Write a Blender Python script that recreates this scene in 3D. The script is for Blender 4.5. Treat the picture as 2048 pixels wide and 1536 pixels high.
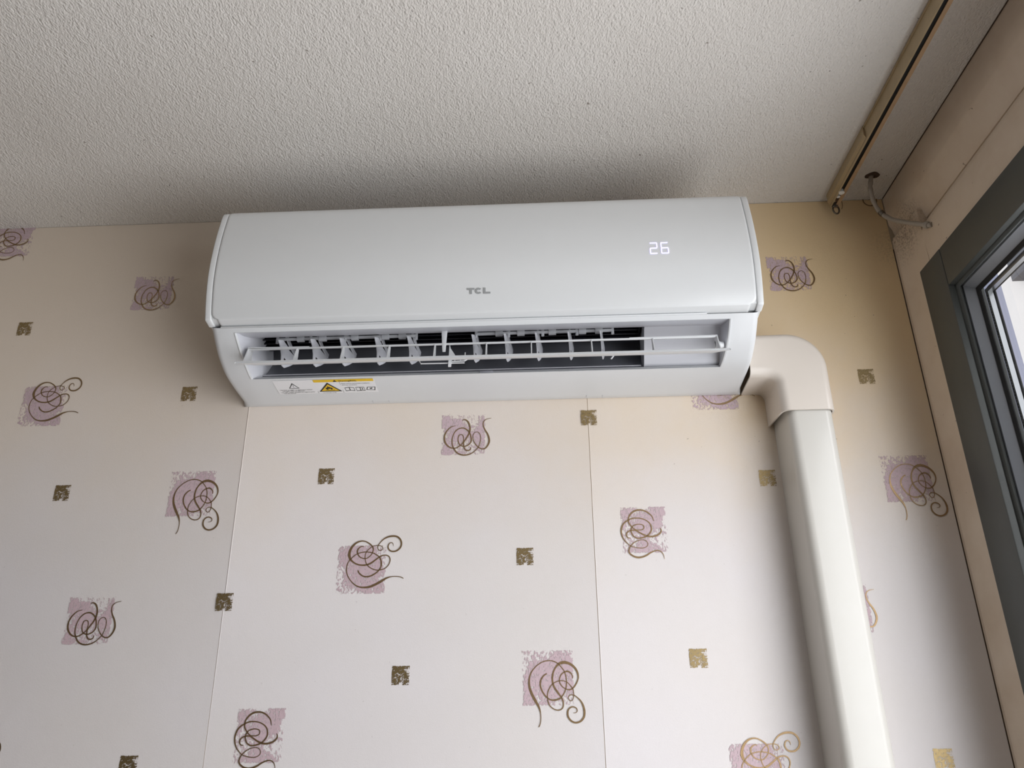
import bpy, bmesh, math, random
from mathutils import Vector, Matrix, noise

# ------------------------------------------------------------------ clear
for o in list(bpy.data.objects):
    bpy.data.objects.remove(o, do_unlink=True)
S = bpy.context.scene
COL = S.collection
PI = math.pi

# ------------------------------------------------------------------ camera
FPX, YAW, PITCH, ROLL = 1584.05, math.radians(2.3207), math.radians(23.2257), math.radians(-0.5705)
cam_d = bpy.data.cameras.new('camera'); cam = bpy.data.objects.new('camera', cam_d); COL.objects.link(cam)
fw = Vector((-math.sin(YAW) * math.cos(PITCH), math.cos(YAW) * math.cos(PITCH), math.sin(PITCH)))
rt0 = Vector((math.cos(YAW), math.sin(YAW), 0)); up0 = rt0.cross(fw)
rt = rt0 * math.cos(ROLL) + up0 * math.sin(ROLL); up = up0 * math.cos(ROLL) - rt0 * math.sin(ROLL)
M = Matrix((rt, up, -fw)).transposed().to_4x4(); M.translation = Vector((0.4598, -1.1401, 1.6864))
cam.matrix_world = M
cam_d.sensor_width = 36.0; cam_d.lens = FPX * 36.0 / 2048.0; cam_d.clip_start = 0.02; cam_d.clip_end = 200
S.camera = cam

# ------------------------------------------------------------------ world, daylight, exposure
W = bpy.data.worlds.new('overcast_sky'); S.world = W; W.use_nodes = True
bg = W.node_tree.nodes['Background']; bg.inputs[0].default_value = (0.93, 0.96, 1.0, 1); bg.inputs[1].default_value = 0.82
S.view_settings.view_transform = 'Standard'; S.view_settings.look = 'None'
S.view_settings.gamma = 1.0; S.view_settings.use_curve_mapping = False
S.view_settings.exposure = 0.92
# room limits: chimney-side wall at Y = 0, window wall at X = WX, ceiling at CZ
WX, CZ, RX0, RY0 = 1.0455, 2.5, -3.2, -3.6
WY0, WY1, WZ0, WZ1 = -0.0754, -1.85, 0.72, 2.311           # window frame, outer edge
def area(name, loc, rot, sx, sy, power, colr=(1, 1, 1)):
    l = bpy.data.lights.new(name, 'AREA'); l.shape = 'RECTANGLE'; l.size = sx; l.size_y = sy
    l.energy = power; l.color = colr
    o = bpy.data.objects.new(name, l); COL.objects.link(o); o.location = loc; o.rotation_euler = rot
    return o
# daylight entering through the glazed door-window, just outside its panes
LY0, LY1, LZ0, LZ1 = -0.24, -1.65, 0.80, 2.24
area('window_daylight', (WX + 0.047, (LY0 + LY1) / 2, (LZ0 + LZ1) / 2), (0, PI / 2, 0), LZ1 - LZ0, LY0 - LY1, 14.8, (0.975, 0.993, 1.0))

# ------------------------------------------------------------------ helpers
def lin(c):
    return tuple(((v / 255.0) / 12.92 if v / 255.0 <= 0.04045 else ((v / 255.0 + 0.055) / 1.055) ** 2.4) for v in c)

class NT:
    def __init__(s, name):
        s.m = bpy.data.materials.new(name); s.m.use_nodes = True; s.t = s.m.node_tree
        s.n = s.t.nodes; s.p = s.n['Principled BSDF']; s.out = s.n['Material Output']
    def node(s, kind, **kw):
        nd = s.n.new(kind)
        for k, v in kw.items(): setattr(nd, k, v)
        return nd
    def link(s, a, b): s.t.links.new(a, b)
    def val(s, inp, v):
        if hasattr(v, 'links') or hasattr(v, 'is_linked'): s.link(v, inp)
        else: inp.default_value = v
    def math(s, op, a, b=0.0, clamp=False):
        nd = s.node('ShaderNodeMath', operation=op); nd.use_clamp = clamp
        s.val(nd.inputs[0], a); s.val(nd.inputs[1], b); return nd.outputs[0]
    def pos(s):
        return s.node('ShaderNodeNewGeometry').outputs['Position']
    def obj(s): return s.node('ShaderNodeTexCoord').outputs['Object']
    def noise(s, vec, scale, detail=3, rough=0.5):
        nd = s.node('ShaderNodeTexNoise'); nd.inputs['Scale'].default_value = scale
        nd.inputs['Detail'].default_value = detail; nd.inputs['Roughness'].default_value = rough
        s.link(vec, nd.inputs['Vector']); return nd.outputs['Fac']
    def mapv(s, vec, scale=(1, 1, 1), rot=(0, 0, 0)):
        nd = s.node('ShaderNodeMapping'); nd.inputs['Scale'].default_value = scale; nd.inputs['Rotation'].default_value = rot
        s.link(vec, nd.inputs['Vector']); return nd.outputs[0]
    def ramp(s, fac, a, b, c0=(0, 0, 0, 1), c1=(1, 1, 1, 1)):
        nd = s.node('ShaderNodeMapRange'); nd.interpolation_type = 'SMOOTHSTEP'
        s.link(fac, nd.inputs['Value']); nd.inputs['From Min'].default_value = a; nd.inputs['From Max'].default_value = b
        return nd.outputs[0]
    def mix(s, fac, a, b):
        nd = s.node('ShaderNodeMix', data_type='RGBA')
        s.val(nd.inputs[0], fac)
        for i, v in ((6, a), (7, b)):
            if hasattr(v, 'is_linked'): s.link(v, nd.inputs[i])
            else: nd.inputs[i].default_value = (*v[:3], 1)
        return nd.outputs[2]
    def bump(s, h, strength=0.3, dist=0.001):
        nd = s.node('ShaderNodeBump'); nd.inputs['Strength'].default_value = strength; nd.inputs['Distance'].default_value = dist
        s.link(h, nd.inputs['Height']); s.link(nd.outputs[0], s.p.inputs['Normal'])
    def set(s, col=None, rough=None, metal=None, **kw):
        if col is not None: s.val(s.p.inputs['Base Color'], (*col[:3], 1) if isinstance(col, tuple) else col)
        if rough is not None: s.val(s.p.inputs['Roughness'], rough)
        if metal is not None: s.val(s.p.inputs['Metallic'], metal)
        for k, v in kw.items(): s.val(s.p.inputs[k.replace('_', ' ')], v)
        return s

def plain(name, rgb, rough=0.5, metal=0.0, var=0.06, scale=40, bumpk=0.0, coat=0.0, spec=0.5):
    t = NT(name); v = t.noise(t.pos(), scale, 4)
    c = lin(rgb)
    col = t.mix(v, tuple(x * (1 - var) for x in c), tuple(min(1, x * (1 + var)) for x in c))
    t.set(col, rough, metal)
    t.p.inputs['Specular IOR Level'].default_value = spec
    if coat: t.p.inputs['Coat Weight'].default_value = coat; t.p.inputs['Coat Roughness'].default_value = 0.12
    if bumpk: t.bump(t.noise(t.pos(), scale * 6, 3), bumpk, 0.0006)
    return t.m

class MB:
    def __init__(s): s.v = []; s.f = []
    def vert(s, p): s.v.append(tuple(p)); return len(s.v) - 1
    def quad(s, a, b, c, d): s.f.append((a, b, c, d))
    def box(s, x0, x1, y0, y1, z0, z1):
        x0, x1 = sorted((x0, x1)); y0, y1 = sorted((y0, y1)); z0, z1 = sorted((z0, z1))
        i = len(s.v)
        s.v += [(x0, y0, z0), (x1, y0, z0), (x1, y1, z0), (x0, y1, z0), (x0, y0, z1), (x1, y0, z1), (x1, y1, z1), (x0, y1, z1)]
        s.f += [tuple(i + k for k in q) for q in ((3, 2, 1, 0), (4, 5, 6, 7), (0, 1, 5, 4), (1, 2, 6, 5), (2, 3, 7, 6), (3, 0, 4, 7))]
        return s
    def grid(s, rows, closed=False):
        """rows: list of equal-length point lists"""
        i = len(s.v); n = len(rows[0])
        for r in rows: s.v += [tuple(p) for p in r]
        for a in range(len(rows) - 1):
            for b in range(n - 1 if not closed else n):
                c = (b + 1) % n
                s.f.append((i + a * n + b, i + a * n + c, i + (a + 1) * n + c, i + (a + 1) * n + b))
        return s
    def prism(s, poly, off):
        """poly: planar 3D points; off: extrusion vector"""
        i = len(s.v); n = len(poly); off = Vector(off)
        s.v += [tuple(p) for p in poly] + [tuple(Vector(p) + off) for p in poly]
        s.f.append(tuple(range(i, i + n))); s.f.append(tuple(range(i + 2 * n - 1, i + n - 1, -1)))
        for k in range(n):
            j = (k + 1) % n; s.f.append((i + k, i + n + k, i + n + j, i + j))
        return s
    def tube(s, pts, r, seg=12, cap=True):
        pts = [Vector(p) for p in pts]; n = len(pts); rr = r if isinstance(r, (list, tuple)) else [r] * n
        rows = []; side = None
        for k, p in enumerate(pts):
            t = (pts[min(n - 1, k + 1)] - pts[max(0, k - 1)]).normalized()
            if side is None:
                side = t.cross(Vector((0, 0, 1)) if abs(t.z) < 0.9 else Vector((1, 0, 0))).normalized()
            else: side = (side - t * side.dot(t)).normalized()
            b = t.cross(side)
            rows.append([p + (side * math.cos(2 * PI * a / seg) + b * math.sin(2 * PI * a / seg)) * rr[k] for a in range(seg)])
        i = len(s.v); s.grid(rows, closed=True)
        if cap:
            s.f.append(tuple(range(i, i + seg))[::-1]); s.f.append(tuple(range(i + (n - 1) * seg, i + n * seg)))
        return s
    def build(s, name, mat, parent=None, smooth=35, bevel=0.0, recalc=True, seg=2):
        me = bpy.data.meshes.new(name)
        off = parent_origin(parent)
        me.from_pydata([tuple(Vector(v) - off) for v in s.v], [], s.f); me.update()
        if recalc or bevel:
            bm = bmesh.new(); bm.from_mesh(me)
            if recalc: bmesh.ops.recalc_face_normals(bm, faces=bm.faces)
            if bevel:
                es = [e for e in bm.edges if len(e.link_faces) == 2 and e.calc_face_angle(0) > math.radians(30)]
                bmesh.ops.bevel(bm, geom=es, offset=bevel, segments=seg, profile=0.5, affect='EDGES', clamp_overlap=True)
            bm.to_mesh(me); bm.free()
        if smooth:
            for p in me.polygons: p.use_smooth = True
            me.set_sharp_from_angle(angle=math.radians(smooth))
        me.materials.append(mat)
        o = bpy.data.objects.new(name, me); COL.objects.link(o)
        if parent: o.parent = parent
        return o

def parent_origin(p):
    v = Vector((0, 0, 0))
    while p: v += p.location; p = p.parent
    return v
def empty(name, loc):
    o = bpy.data.objects.new(name, None); COL.objects.link(o); o.location = loc; o.empty_display_size = 0.05; return o
def tag(o, label=None, cat=None, group=None, kind=None):
    if label: o['label'] = label
    if cat: o['category'] = cat
    if group: o['group'] = group
    if kind: o['kind'] = kind
    return o
def struct(o, label=None):
    o['kind'] = 'structure'
    if label: o['label'] = label
    return o
def catmull(pts, n=6):
    out = []; P = [Vector(p) for p in pts]; P = [2 * P[0] - P[1]] + P + [2 * P[-1] - P[-2]]
    for i in range(1, len(P) - 2):
        for k in range(n):
            t = k / n; a, b, c, d = P[i - 1], P[i], P[i + 1], P[i + 2]
            out.append(0.5 * ((2 * b) + (c - a) * t + (2 * a - 5 * b + 4 * c - d) * t * t + (3 * b - a - 3 * c + d) * t ** 3))
    out.append(P[-2]); return out
def smoothline(pts, n=5): return [tuple(p) for p in catmull([Vector(p) for p in pts], n)]

# ------------------------------------------------------------------ materials
def grime(t, p, col):
    """cobwebby dirt gathered in the top window corner, where the cable passes"""
    v = t.node('ShaderNodeVectorMath', operation='DISTANCE'); t.link(p, v.inputs[0]); v.inputs[1].default_value = (1.046, -0.045, 2.405)
    near = t.math('SUBTRACT', 1.0, t.ramp(v.outputs['Value'], 0.008, 0.070))
    f = t.math('MULTIPLY', near, t.ramp(t.noise(p, 330, 5, 0.75), 0.42, 0.66), clamp=True)
    return t.mix(t.math('MULTIPLY', f, 0.8), col, lin((92, 68, 50)))
def mat_wallpaper():
    t = NT('wallpaper_cream'); p = t.pos()
    sep = t.node('ShaderNodeSeparateXYZ'); t.link(p, sep.inputs[0])
    x, z = sep.outputs[0], sep.outputs[2]
    base = t.mix(t.ramp(t.noise(p, 3.0, 4), 0.3, 0.7), lin((227, 222, 223)), lin((226, 220, 217)))
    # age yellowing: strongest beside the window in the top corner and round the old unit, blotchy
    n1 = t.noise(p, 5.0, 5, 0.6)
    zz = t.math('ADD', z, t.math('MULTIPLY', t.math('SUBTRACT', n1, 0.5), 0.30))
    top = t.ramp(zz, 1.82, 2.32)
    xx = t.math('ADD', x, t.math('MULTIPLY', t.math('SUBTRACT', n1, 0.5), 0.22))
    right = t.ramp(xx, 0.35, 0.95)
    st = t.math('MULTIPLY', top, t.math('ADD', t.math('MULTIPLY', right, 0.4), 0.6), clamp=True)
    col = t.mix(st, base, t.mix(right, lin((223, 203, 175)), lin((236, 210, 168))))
    col = grime(t, p, col)
    # grime specks towards the window corner
    sp = t.ramp(t.noise(p, 160.0, 2, 0.4), 0.735, 0.77)
    gate = t.ramp(t.noise(p, 7.0, 2), 0.45, 0.62)
    sp = t.math('MULTIPLY', sp, t.math('MULTIPLY', gate, t.math('ADD', t.math('MULTIPLY', t.math('MULTIPLY', right, top), 0.6), 0.15)))
    col = t.mix(sp, col, lin((96, 70, 48)))
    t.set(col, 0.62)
    t.p.inputs['Specular IOR Level'].default_value = 0.35
    h = t.math('ADD', t.noise(p, 900, 2), t.math('MULTIPLY', t.noise(p, 14, 3), 3.0))
    t.bump(h, 0.16, 0.0012)
    return t.m
def mat_ceiling():
    t = NT('sprayed_plaster_white'); p = t.pos()
    q = t.mapv(p, (1.0, 0.62, 1.0), (0, 0, math.radians(38)))
    h = t.math('ADD', t.noise(q, 380, 3, 0.55), t.math('MULTIPLY', t.noise(q, 175, 2, 0.5), 0.8))
    blot = t.ramp(t.noise(p, 2.2, 4), 0.35, 0.7)
    col = t.mix(blot, lin((226, 222, 217)), lin((218, 213, 207)))
    sep = t.node('ShaderNodeSeparateXYZ'); t.link(p, sep.inputs[0])
    dirt = t.math('MULTIPLY', t.ramp(t.math('ADD', sep.outputs[0], t.math('MULTIPLY', t.noise(p, 9, 4), 0.25)), 0.85, 1.2), 0.12)
    col = t.mix(dirt, col, lin((196, 184, 172)))
    sp = t.math('MULTIPLY', t.ramp(t.noise(p, 120, 2, 0.4), 0.75, 0.78), 0.7)
    col = t.mix(sp, col, lin((105, 92, 80)))
    t.set(col, 0.75); t.p.inputs['Specular IOR Level'].default_value = 0.3
    t.bump(h, 0.9, 0.0027)
    return t.m
def mat_paint_beige():
    t = NT('old_beige_gloss_paint'); p = t.pos()
    n = t.noise(p, 9, 5, 0.6)
    col = t.mix(t.ramp(n, 0.35, 0.75), lin((222, 206, 188)), lin((210, 191, 170)))
    sp = t.math('MULTIPLY', t.ramp(t.noise(p, 110, 2, 0.4), 0.74, 0.78), 0.6)
    col = t.mix(sp, col, lin((110, 84, 62)))
    col = grime(t, p, col)
    t.set(col, 0.38)
    q = t.mapv(p, (6, 0.6, 6))
    t.bump(t.noise(q, 60, 3), 0.12, 0.001)
    return t.m
def mat_ink(name, rgb, rough=0.42, metal=0.85):
    t = NT(name); p = t.pos()
    v = t.noise(p, 1400, 2, 0.6)
    c = lin(rgb)
    t.set(t.mix(v, tuple(k * 0.8 for k in c), tuple(min(1, k * 1.2) for k in c)), rough, metal)
    t.bump(t.noise(p, 900, 2), 0.25, 0.0004)
    return t.m
def mat_masked(name, rgb, nscale, namp, rough, metal, stretch=(1, 1, 1), lo=0.46, hi=0.54):
    """printed patch: the float attribute 'mask' plus fine dry-brush noise decides where there is ink"""
    t = NT(name); p = t.obj()
    at = t.node('ShaderNodeAttribute'); at.attribute_name = 'mask'
    n = t.noise(t.mapv(p, stretch), nscale, 3, 0.65)
    n2 = t.noise(p, nscale * 0.38, 2, 0.5)
    n = t.math('ADD', t.math('MULTIPLY', n, 0.6), t.math('MULTIPLY', n2, 0.4))
    f = t.math('ADD', at.outputs['Fac'], t.math('MULTIPLY', t.math('SUBTRACT', n, 0.5), namp))
    a = t.ramp(f, lo, hi)
    c = lin(rgb); v = t.noise(p, 260, 3)
    t.set(t.mix(v, tuple(k * 0.93 for k in c), tuple(min(1, k * 1.07) for k in c)), rough, metal)
    t.p.inputs['Specular IOR Level'].default_value = 0.35
    tr = t.node('ShaderNodeBsdfTransparent'); mx = t.node('ShaderNodeMixShader')
    t.link(a, mx.inputs[0]); t.link(tr.outputs[0], mx.inputs[1]); t.link(t.p.outputs[0], mx.inputs[2]); t.link(mx.outputs[0], t.out.inputs[0])
    return t.m
def mat_glass():
    t = NT('window_glass')
    t.n.remove(t.p)
    tr = t.node('ShaderNodeBsdfTransparent'); gl = t.node('ShaderNodeBsdfGlossy'); gl.inputs['Roughness'].default_value = 0.0
    tr.inputs[0].default_value = (0.98, 0.98, 0.985, 1)
    fr = t.node('ShaderNodeFresnel'); fr.inputs[0].default_value = 1.45
    geo = t.node('ShaderNodeNewGeometry'); front = t.math('SUBTRACT', 1.0, geo.outputs['Backfacing'])   # reflect once per pane, at its outer face
    mx = t.node('ShaderNodeMixShader'); t.link(t.math('MULTIPLY', fr.outputs[0], front), mx.inputs[0]); t.link(tr.outputs[0], mx.inputs[1]); t.link(gl.outputs[0], mx.inputs[2])
    t.link(mx.outputs[0], t.out.inputs[0]); return t.m
def mat_emit(name, rgb, k):
    t = NT(name); c = lin(rgb); t.set(c, 0.4)
    t.p.inputs['Emission Color'].default_value = (*c, 1); t.p.inputs['Emission Strength'].default_value = k
    return t.m
def mat_clear(name, rgb, a=0.5):
    t = NT(name); t.set(lin(rgb), 0.18); t.p.inputs['Alpha'].default_value = a; t.p.inputs['Specular IOR Level'].default_value = 0.7
    return t.m

MT = dict(
    wallpaper=mat_wallpaper(), ceiling=mat_ceiling(), beige=mat_paint_beige(), glass=mat_glass(),
    plaster=plain('bare_plaster', (188, 172, 150), 0.9, var=0.1),
    ink=mat_ink('gold_ink', (158, 132, 98), 0.45), 
    pink=mat_masked('mauve_print', (203, 180, 186), 520, 3.4, 0.62, 0.0, (1, 1, 0.45), .40, .60),
    goldsq=mat_masked('gold_print', (165, 144, 104), 620, 3.2, 0.42, 0.85, (1, 1, 1), .42, .58),
    abs=plain('white_gloss_plastic', (226, 228, 229), 0.28, var=0.012, coat=0.25),
    abs_m=plain('white_satin_plastic', (222, 224, 226), 0.42, var=0.012),
    abs_in=plain('pale_grey_plastic', (205, 206, 212), 0.45, var=0.02),
    duct=plain('grey_duct', (136, 138, 146), 0.28, var=0.05),
    fan=plain('black_blue_fan', (10, 11, 26), 0.5, var=0.2),
    clear=mat_clear('milky_clear_plastic', (230, 232, 236), 0.6),
    black=plain('black_print', (24, 22, 20), 0.6), yellow=plain('warning_yellow', (232, 190, 18), 0.5, var=0.03),
    sticker=plain('white_sticker', (238, 238, 240), 0.4, var=0.01), greyprint=plain('grey_print', (120, 122, 124), 0.5),
    logo=plain('grey_logo', (158, 160, 161), 0.4), led=mat_emit('led_violet', (212, 206, 255), 0.55),
    trunk=plain('ivory_plastic', (216, 213, 206), 0.3, var=0.012, coat=0.2), elbow=plain('ivory_plastic_elbow', (228, 219, 209), 0.3, var=0.012, coat=0.2),
    frame=plain('grey_green_paint', (76, 79, 77), 0.42, var=0.05, scale=25), bead=plain('slate_grey_bead', (150, 155, 163), 0.35, var=0.08, scale=30),
    gasket=plain('black_rubber', (28, 28, 28), 0.6), alu=plain('aluminium', (205, 208, 210), 0.3, metal=0.9),
    lilac=plain('pale_lilac_paint', (196, 200, 224), 0.6), facade=plain('white_render', (226, 222, 218), 0.85, var=0.04, scale=4),
    roof=plain('dark_roof_sheet', (92, 92, 96), 0.7), concrete=plain('concrete', (150, 148, 144), 0.9, var=0.12, scale=6),
    brass=plain('aged_tan_rail', (184, 165, 132), 0.4, metal=0.35, var=0.12, scale=60), brass2=plain('tan_rail_edge', (174, 143, 110), 0.45, var=0.15, scale=80),
    slot=plain('slot_shade_black', (8, 8, 8), 0.7), white=plain('white_nylon', (236, 234, 228), 0.45), steel=plain('dark_steel', (120, 114, 106), 0.3, metal=0.9),
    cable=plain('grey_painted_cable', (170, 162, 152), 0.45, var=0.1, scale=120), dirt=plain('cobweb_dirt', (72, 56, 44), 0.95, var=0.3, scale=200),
    floor=plain('pale_laminate', (205, 194, 178), 0.45, var=0.08, scale=5), wallw=plain('pale_room_paint', (122, 110, 98), 0.8, var=0.02),
)

# ================================================================== THE SETTING
struct(MB().box(RX0 - 0.1, WX + 0.2, RY0 - 0.1, 0.12, -0.1, 0).build('floor', MT['floor'], smooth=0))
struct(MB().box(RX0 - 0.1, WX + 0.07, RY0 - 0.1, 0.12, CZ, CZ + 0.1).build('ceiling', MT['ceiling'], smooth=0))
wall_back = struct(MB().box(RX0 - 0.1, WX + 0.07, 0, 0.12, 0, CZ).build('wall_back', MT['plaster'], smooth=0))
struct(MB().box(RX0 - 0.1, RX0, RY0, 0, 0, CZ).build('wall_left', MT['wallw'], smooth=0))
struct(MB().box(RX0 - 0.1, WX + 0.2, RY0 - 0.1, RY0, 0, CZ).build('wall_front', MT['wallw'], smooth=0))
wr = MB().box(WX, WX + 0.04, WY0 - 0.0, WY1, 0, WZ0).box(WX, WX + 0.04, WY1, RY0, 0, CZ)
struct(wr.build('wall_right', MT['wallw'], smooth=0))

# wallpaper strips: each hung length a piece of its own, edges slightly lifted at the seams
STRIP = 0.53
strips = {}
for k in range(-7, 2):
    x0 = k * STRIP + 0.0005; x1 = min((k + 1) * STRIP - 0.0004, WX - 0.0012)
    if k == -7: x0 = RX0
    lift = {0: 0.0006, 1: 0.0003}.get(k, 0.0004)
    mb = MB(); rows = []
    zs = [0.0 + CZ * i / 20 for i in range(21)]
    for i, z in enumerate(zs):
        w = 0.0007 * math.sin(z * 5.1 + k)
        ww = lambda x: (x, -0.0005, z)
        l = lift * (0.7 + 0.6 * math.sin(z * 7 + 1.3 * k))
        z = min(z, CZ - 0.0008)
        rows.append([(x0 + w, 0, z), (x0 + w, -0.0005 - l, z), (x0 + w + 0.0006, -0.0005 - l * 0.4, z), (x0 + w + 0.0014, -0.0005, z),
                     (x1 + 0.0007 * math.sin(z * 5.1 + k + 1) * (k < 1) - 0.008, -0.0005, z), (x1 + 0.0007 * math.sin(z * 5.1 + k + 1) * (k < 1), -0.0006, z), (x1 + 0.0007 * math.sin(z * 5.1 + k + 1) * (k < 1), 0, z)])
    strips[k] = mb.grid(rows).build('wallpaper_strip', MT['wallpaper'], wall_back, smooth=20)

# ---- printed pattern: two scroll motifs and the small gold squares, half-drop repeat 0.53 x 0.533 m
A1 = [[396,333],[391,366],[370,385],[339,375],[321,339],[325,303],[351,270],[392,257],[444,264],[491,300],[513,351],[506,404],[480,445],[434,474],[365,479],[300,464],[245,433],[203,389],[176,348],[172,305],[193,277],[222,275],[245,300],[235,328],[194,345],[145,346],[97,335],[43,296],[5,248],[-7,185],[6,117],[37,61],[92,21],[157,-4],[229,-3],[292,17],[338,64],[359,123],[350,171],[319,199],[266,204],[211,185],[141,135],[64,84],[-15,66],[-96,75],[-162,104],[-214,149],[-238,205],[-235,269],[-203,336],[-150,388],[-87,413],[-21,410],[46,376],[89,335],[106,295],[98,247],[69,199],[19,164],[-30,163],[-83,186],[-114,227],[-124,275],[-104,314],[-69,336],[-33,336]]
A2 = [[-99,-7],[-72,-51],[-13,-91],[59,-96],[129,-70],[191,-24],[228,30],[234,93],[212,165],[161,210],[94,243],[13,255],[-59,250],[-131,227],[-192,180],[-240,125],[-263,55],[-260,-24],[-237,-87],[-193,-150],[-133,-206],[-67,-238],[5,-248],[84,-240],[162,-210],[239,-169],[316,-124],[394,-102],[474,-101],[530,-112],[564,-130]]
B1 = [[-145,157],[-184,149],[-225,131],[-274,80],[-304,22],[-313,-37],[-304,-96],[-275,-148],[-233,-186],[-183,-205],[-121,-199],[-66,-161],[-28,-118],[-19,-74],[-21,-30],[-37,4],[-65,10],[-90,-2],[-103,-50],[-98,-101],[-77,-149],[-31,-176],[18,-174],[66,-149],[97,-99],[96,-40],[74,34],[35,84],[-14,114],[-64,116],[-112,98],[-154,55],[-184,-11],[-195,-84],[-188,-158],[-162,-217],[-127,-268],[-78,-302],[-15,-318],[54,-312],[123,-282],[178,-232],[212,-189],[233,-117],[241,-44],[232,8],[207,42],[176,48],[141,29],[124,-11],[128,-70],[149,-126],[184,-174],[226,-211],[275,-227],[317,-214],[355,-164],[373,-105],[368,-47],[344,20],[308,80],[284,140],[280,193],[301,233],[343,258],[403,268]]
B2 = [[-44,238],[-23,253],[5,252],[40,225],[66,176],[77,123],[74,64],[50,-2],[16,-60],[-14,-114],[-17,-162],[-6,-206],[19,-239],[53,-247],[88,-230],[94,-194]]
# pen widths (mm) at point indices, interpolated between
WA1 = {0: .5, 4: 1.6, 8: 2.2, 11: 2.2, 14: 2.6, 17: 1.3, 20: 1.0, 26: 1.0, 30: 1.2, 36: 1.3, 40: 1.6, 43: 2.4, 46: 1.9, 48: 3.9, 50: 3.0, 53: 1.5, 55: 1.9, 57: 1.2, 61: 1.4, 63: 2.0, 66: .9}
WA2 = {0: 1.6, 3: 2.0, 6: 1.6, 7: 2.2, 9: 1.4, 13: 1.2, 16: 1.3, 19: 1.2, 21: 1.7, 23: 3.0, 25: 3.4, 26: 2.4, 27: 1.1, 30: 1.1}
WB1 = {0: .7, 3: 1.8, 6: 2.4, 9: 1.8, 13: 1.3, 18: 1.3, 21: 1.6, 24: 1.8, 28: 1.9, 32: 1.4, 36: 2.0, 38: 2.0, 41: 1.2, 46: .9, 50: 1.0, 54: 1.7, 57: 2.6, 59: 2.2, 61: 1.6, 63: 1.2, 65: .5}
WB2 = {0: .8, 3: 2.2, 6: 2.4, 8: 1.9, 10: 1.7, 13: 1.9, 15: 1.0}
def ribbon(mb, pts, widths):
    n = 5; P = catmull([Vector((p[0] * 1e-4, 0, p[1] * 1e-4)) for p in pts], n)
    ks = sorted(widths)
    def w(i):
        i /= n
        for a, b in zip(ks[:-1], ks[1:]):
            if a <= i <= b: return widths[a] + (widths[b] - widths[a]) * (i - a) / (b - a)
        return widths[ks[-1]]
    L, R = [], []
    for i, p in enumerate(P):
        t = (P[min(len(P) - 1, i + 1)] - P[max(0, i - 1)]).normalized(); nn = Vector((-t.z, 0, t.x)) * (w(i) * 0.5e-3)
        L.append(p + nn); R.append(p - nn)
    mb.grid([L, R])
def scroll_mesh(strokes, turn):
    mb = MB()
    for pts, wd in strokes:
        ribbon(mb, [[p[1], -p[0]] if turn else p for p in pts], wd)
    o = mb.build('printed_scroll', MT['ink'], None, smooth=0); me = o.data
    bpy.data.objects.remove(o); return me
def patch_mesh(name, x0, x1, z0, z1, fn, turn, mat, n=40, cap=0.72):
    mb = MB(); vals = []; rows = []
    for j in range(n + 1):
        r = []
        for i in range(n + 1):
            u, v = i / n, j / n; x = x0 + (x1 - x0) * u; z = z1 + (z0 - z1) * v
            e = min(u, 1 - u, v, 1 - v)
            m = min(fn(u, v), cap); m = m * min(1.0, e * n / 1.3) - (0.9 if e == 0 else 0)
            vals.append(m); r.append((z, 0, -x) if turn else (x, 0, z))
        rows.append(r)
    mb.grid(rows)
    o = mb.build(name, mat, None, smooth=0, recalc=False); me = o.data
    at = me.attributes.new('mask', 'FLOAT', 'POINT'); at.data.foreach_set('value', vals)
    bpy.data.objects.remove(o); return me
def blob(u, v, cu, cv, r, a): return a * math.exp(-((u - cu) ** 2 + (v - cv) ** 2) / (r * r))
def bx(u, v, u0, u1, v0, v1, a, s=0.03):
    f = lambda t, lo, hi: 1 / (1 + math.exp(-(t - lo) / s)) * 1 / (1 + math.exp((t - hi) / s))
    return a * f(u, u0, u1) * f(v, v0, v1)
def maskA(u, v):
    return 0.40 + bx(u, v, .18, .68, .02, .32, .55) + blob(u, v, .55, .42, .33, .75) + bx(u, v, .02, .2, .05, .42, .16) + bx(u, v, .5, .96, .78, .96, .4) \
        + bx(u, v, .22, .55, .55, .85, .35) + bx(u, v, .8, 1., 0, .4, -.22) + bx(u, v, 0, .16, .45, .65, -.2) + bx(u, v, .2, .5, .88, 1, -.18) + bx(u, v, .45, .95, .62, .76, -.02)
def maskB(u, v):
    return 0.37 + bx(u, v, .0, .2, .0, .31, .8, .015) + bx(u, v, .16, .44, .12, .3, .8, .02) + blob(u, v, .38, .46, .25, .5) + bx(u, v, .06, .2, .7, .98, .5) \
        + bx(u, v, .84, .97, .15, .85, .42) + bx(u, v, .2, .38, 0, .1, -.5) + bx(u, v, .45, .85, .0, .4, -.10) + blob(u, v, .8, .5, .12, .5) + bx(u, v, .1, .55, .86, 1, .2) + bx(u, v, 0, .07, .4, .6, -.4)
def maskG(u, v):
    return 0.66 + bx(u, v, .42, .6, .85, 1, -.7) + bx(u, v, .82, .9, .1, .45, -.5) + bx(u, v, .1, .6, .05, .3, .25) + bx(u, v, .3, .7, .45, .75, -.16)
meA = scroll_mesh([(A1, WA1), (A2, WA2)], False); meA2 = scroll_mesh([(A1, WA1), (A2, WA2)], True)
meB = scroll_mesh([(B1, WB1), (B2, WB2)], False); meB2 = scroll_mesh([(B1, WB1), (B2, WB2)], True)
paA = patch_mesh('printed_square', -.0415, .0318, -.0352, .0366, maskA, False, MT['pink']); paA2 = patch_mesh('printed_square', -.0415, .0318, -.0352, .0366, maskA, True, MT['pink'])
paB = patch_mesh('printed_square', -.0372, .0326, -.0328, .0350, maskB, False, MT['pink']); paB2 = patch_mesh('printed_square', -.0372, .0326, -.0328, .0350, maskB, True, MT['pink'])
sq = patch_mesh('printed_gold_square', -.0130, .0130, -.0133, .0133, maskG, False, MT['goldsq'], 24)
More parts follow.
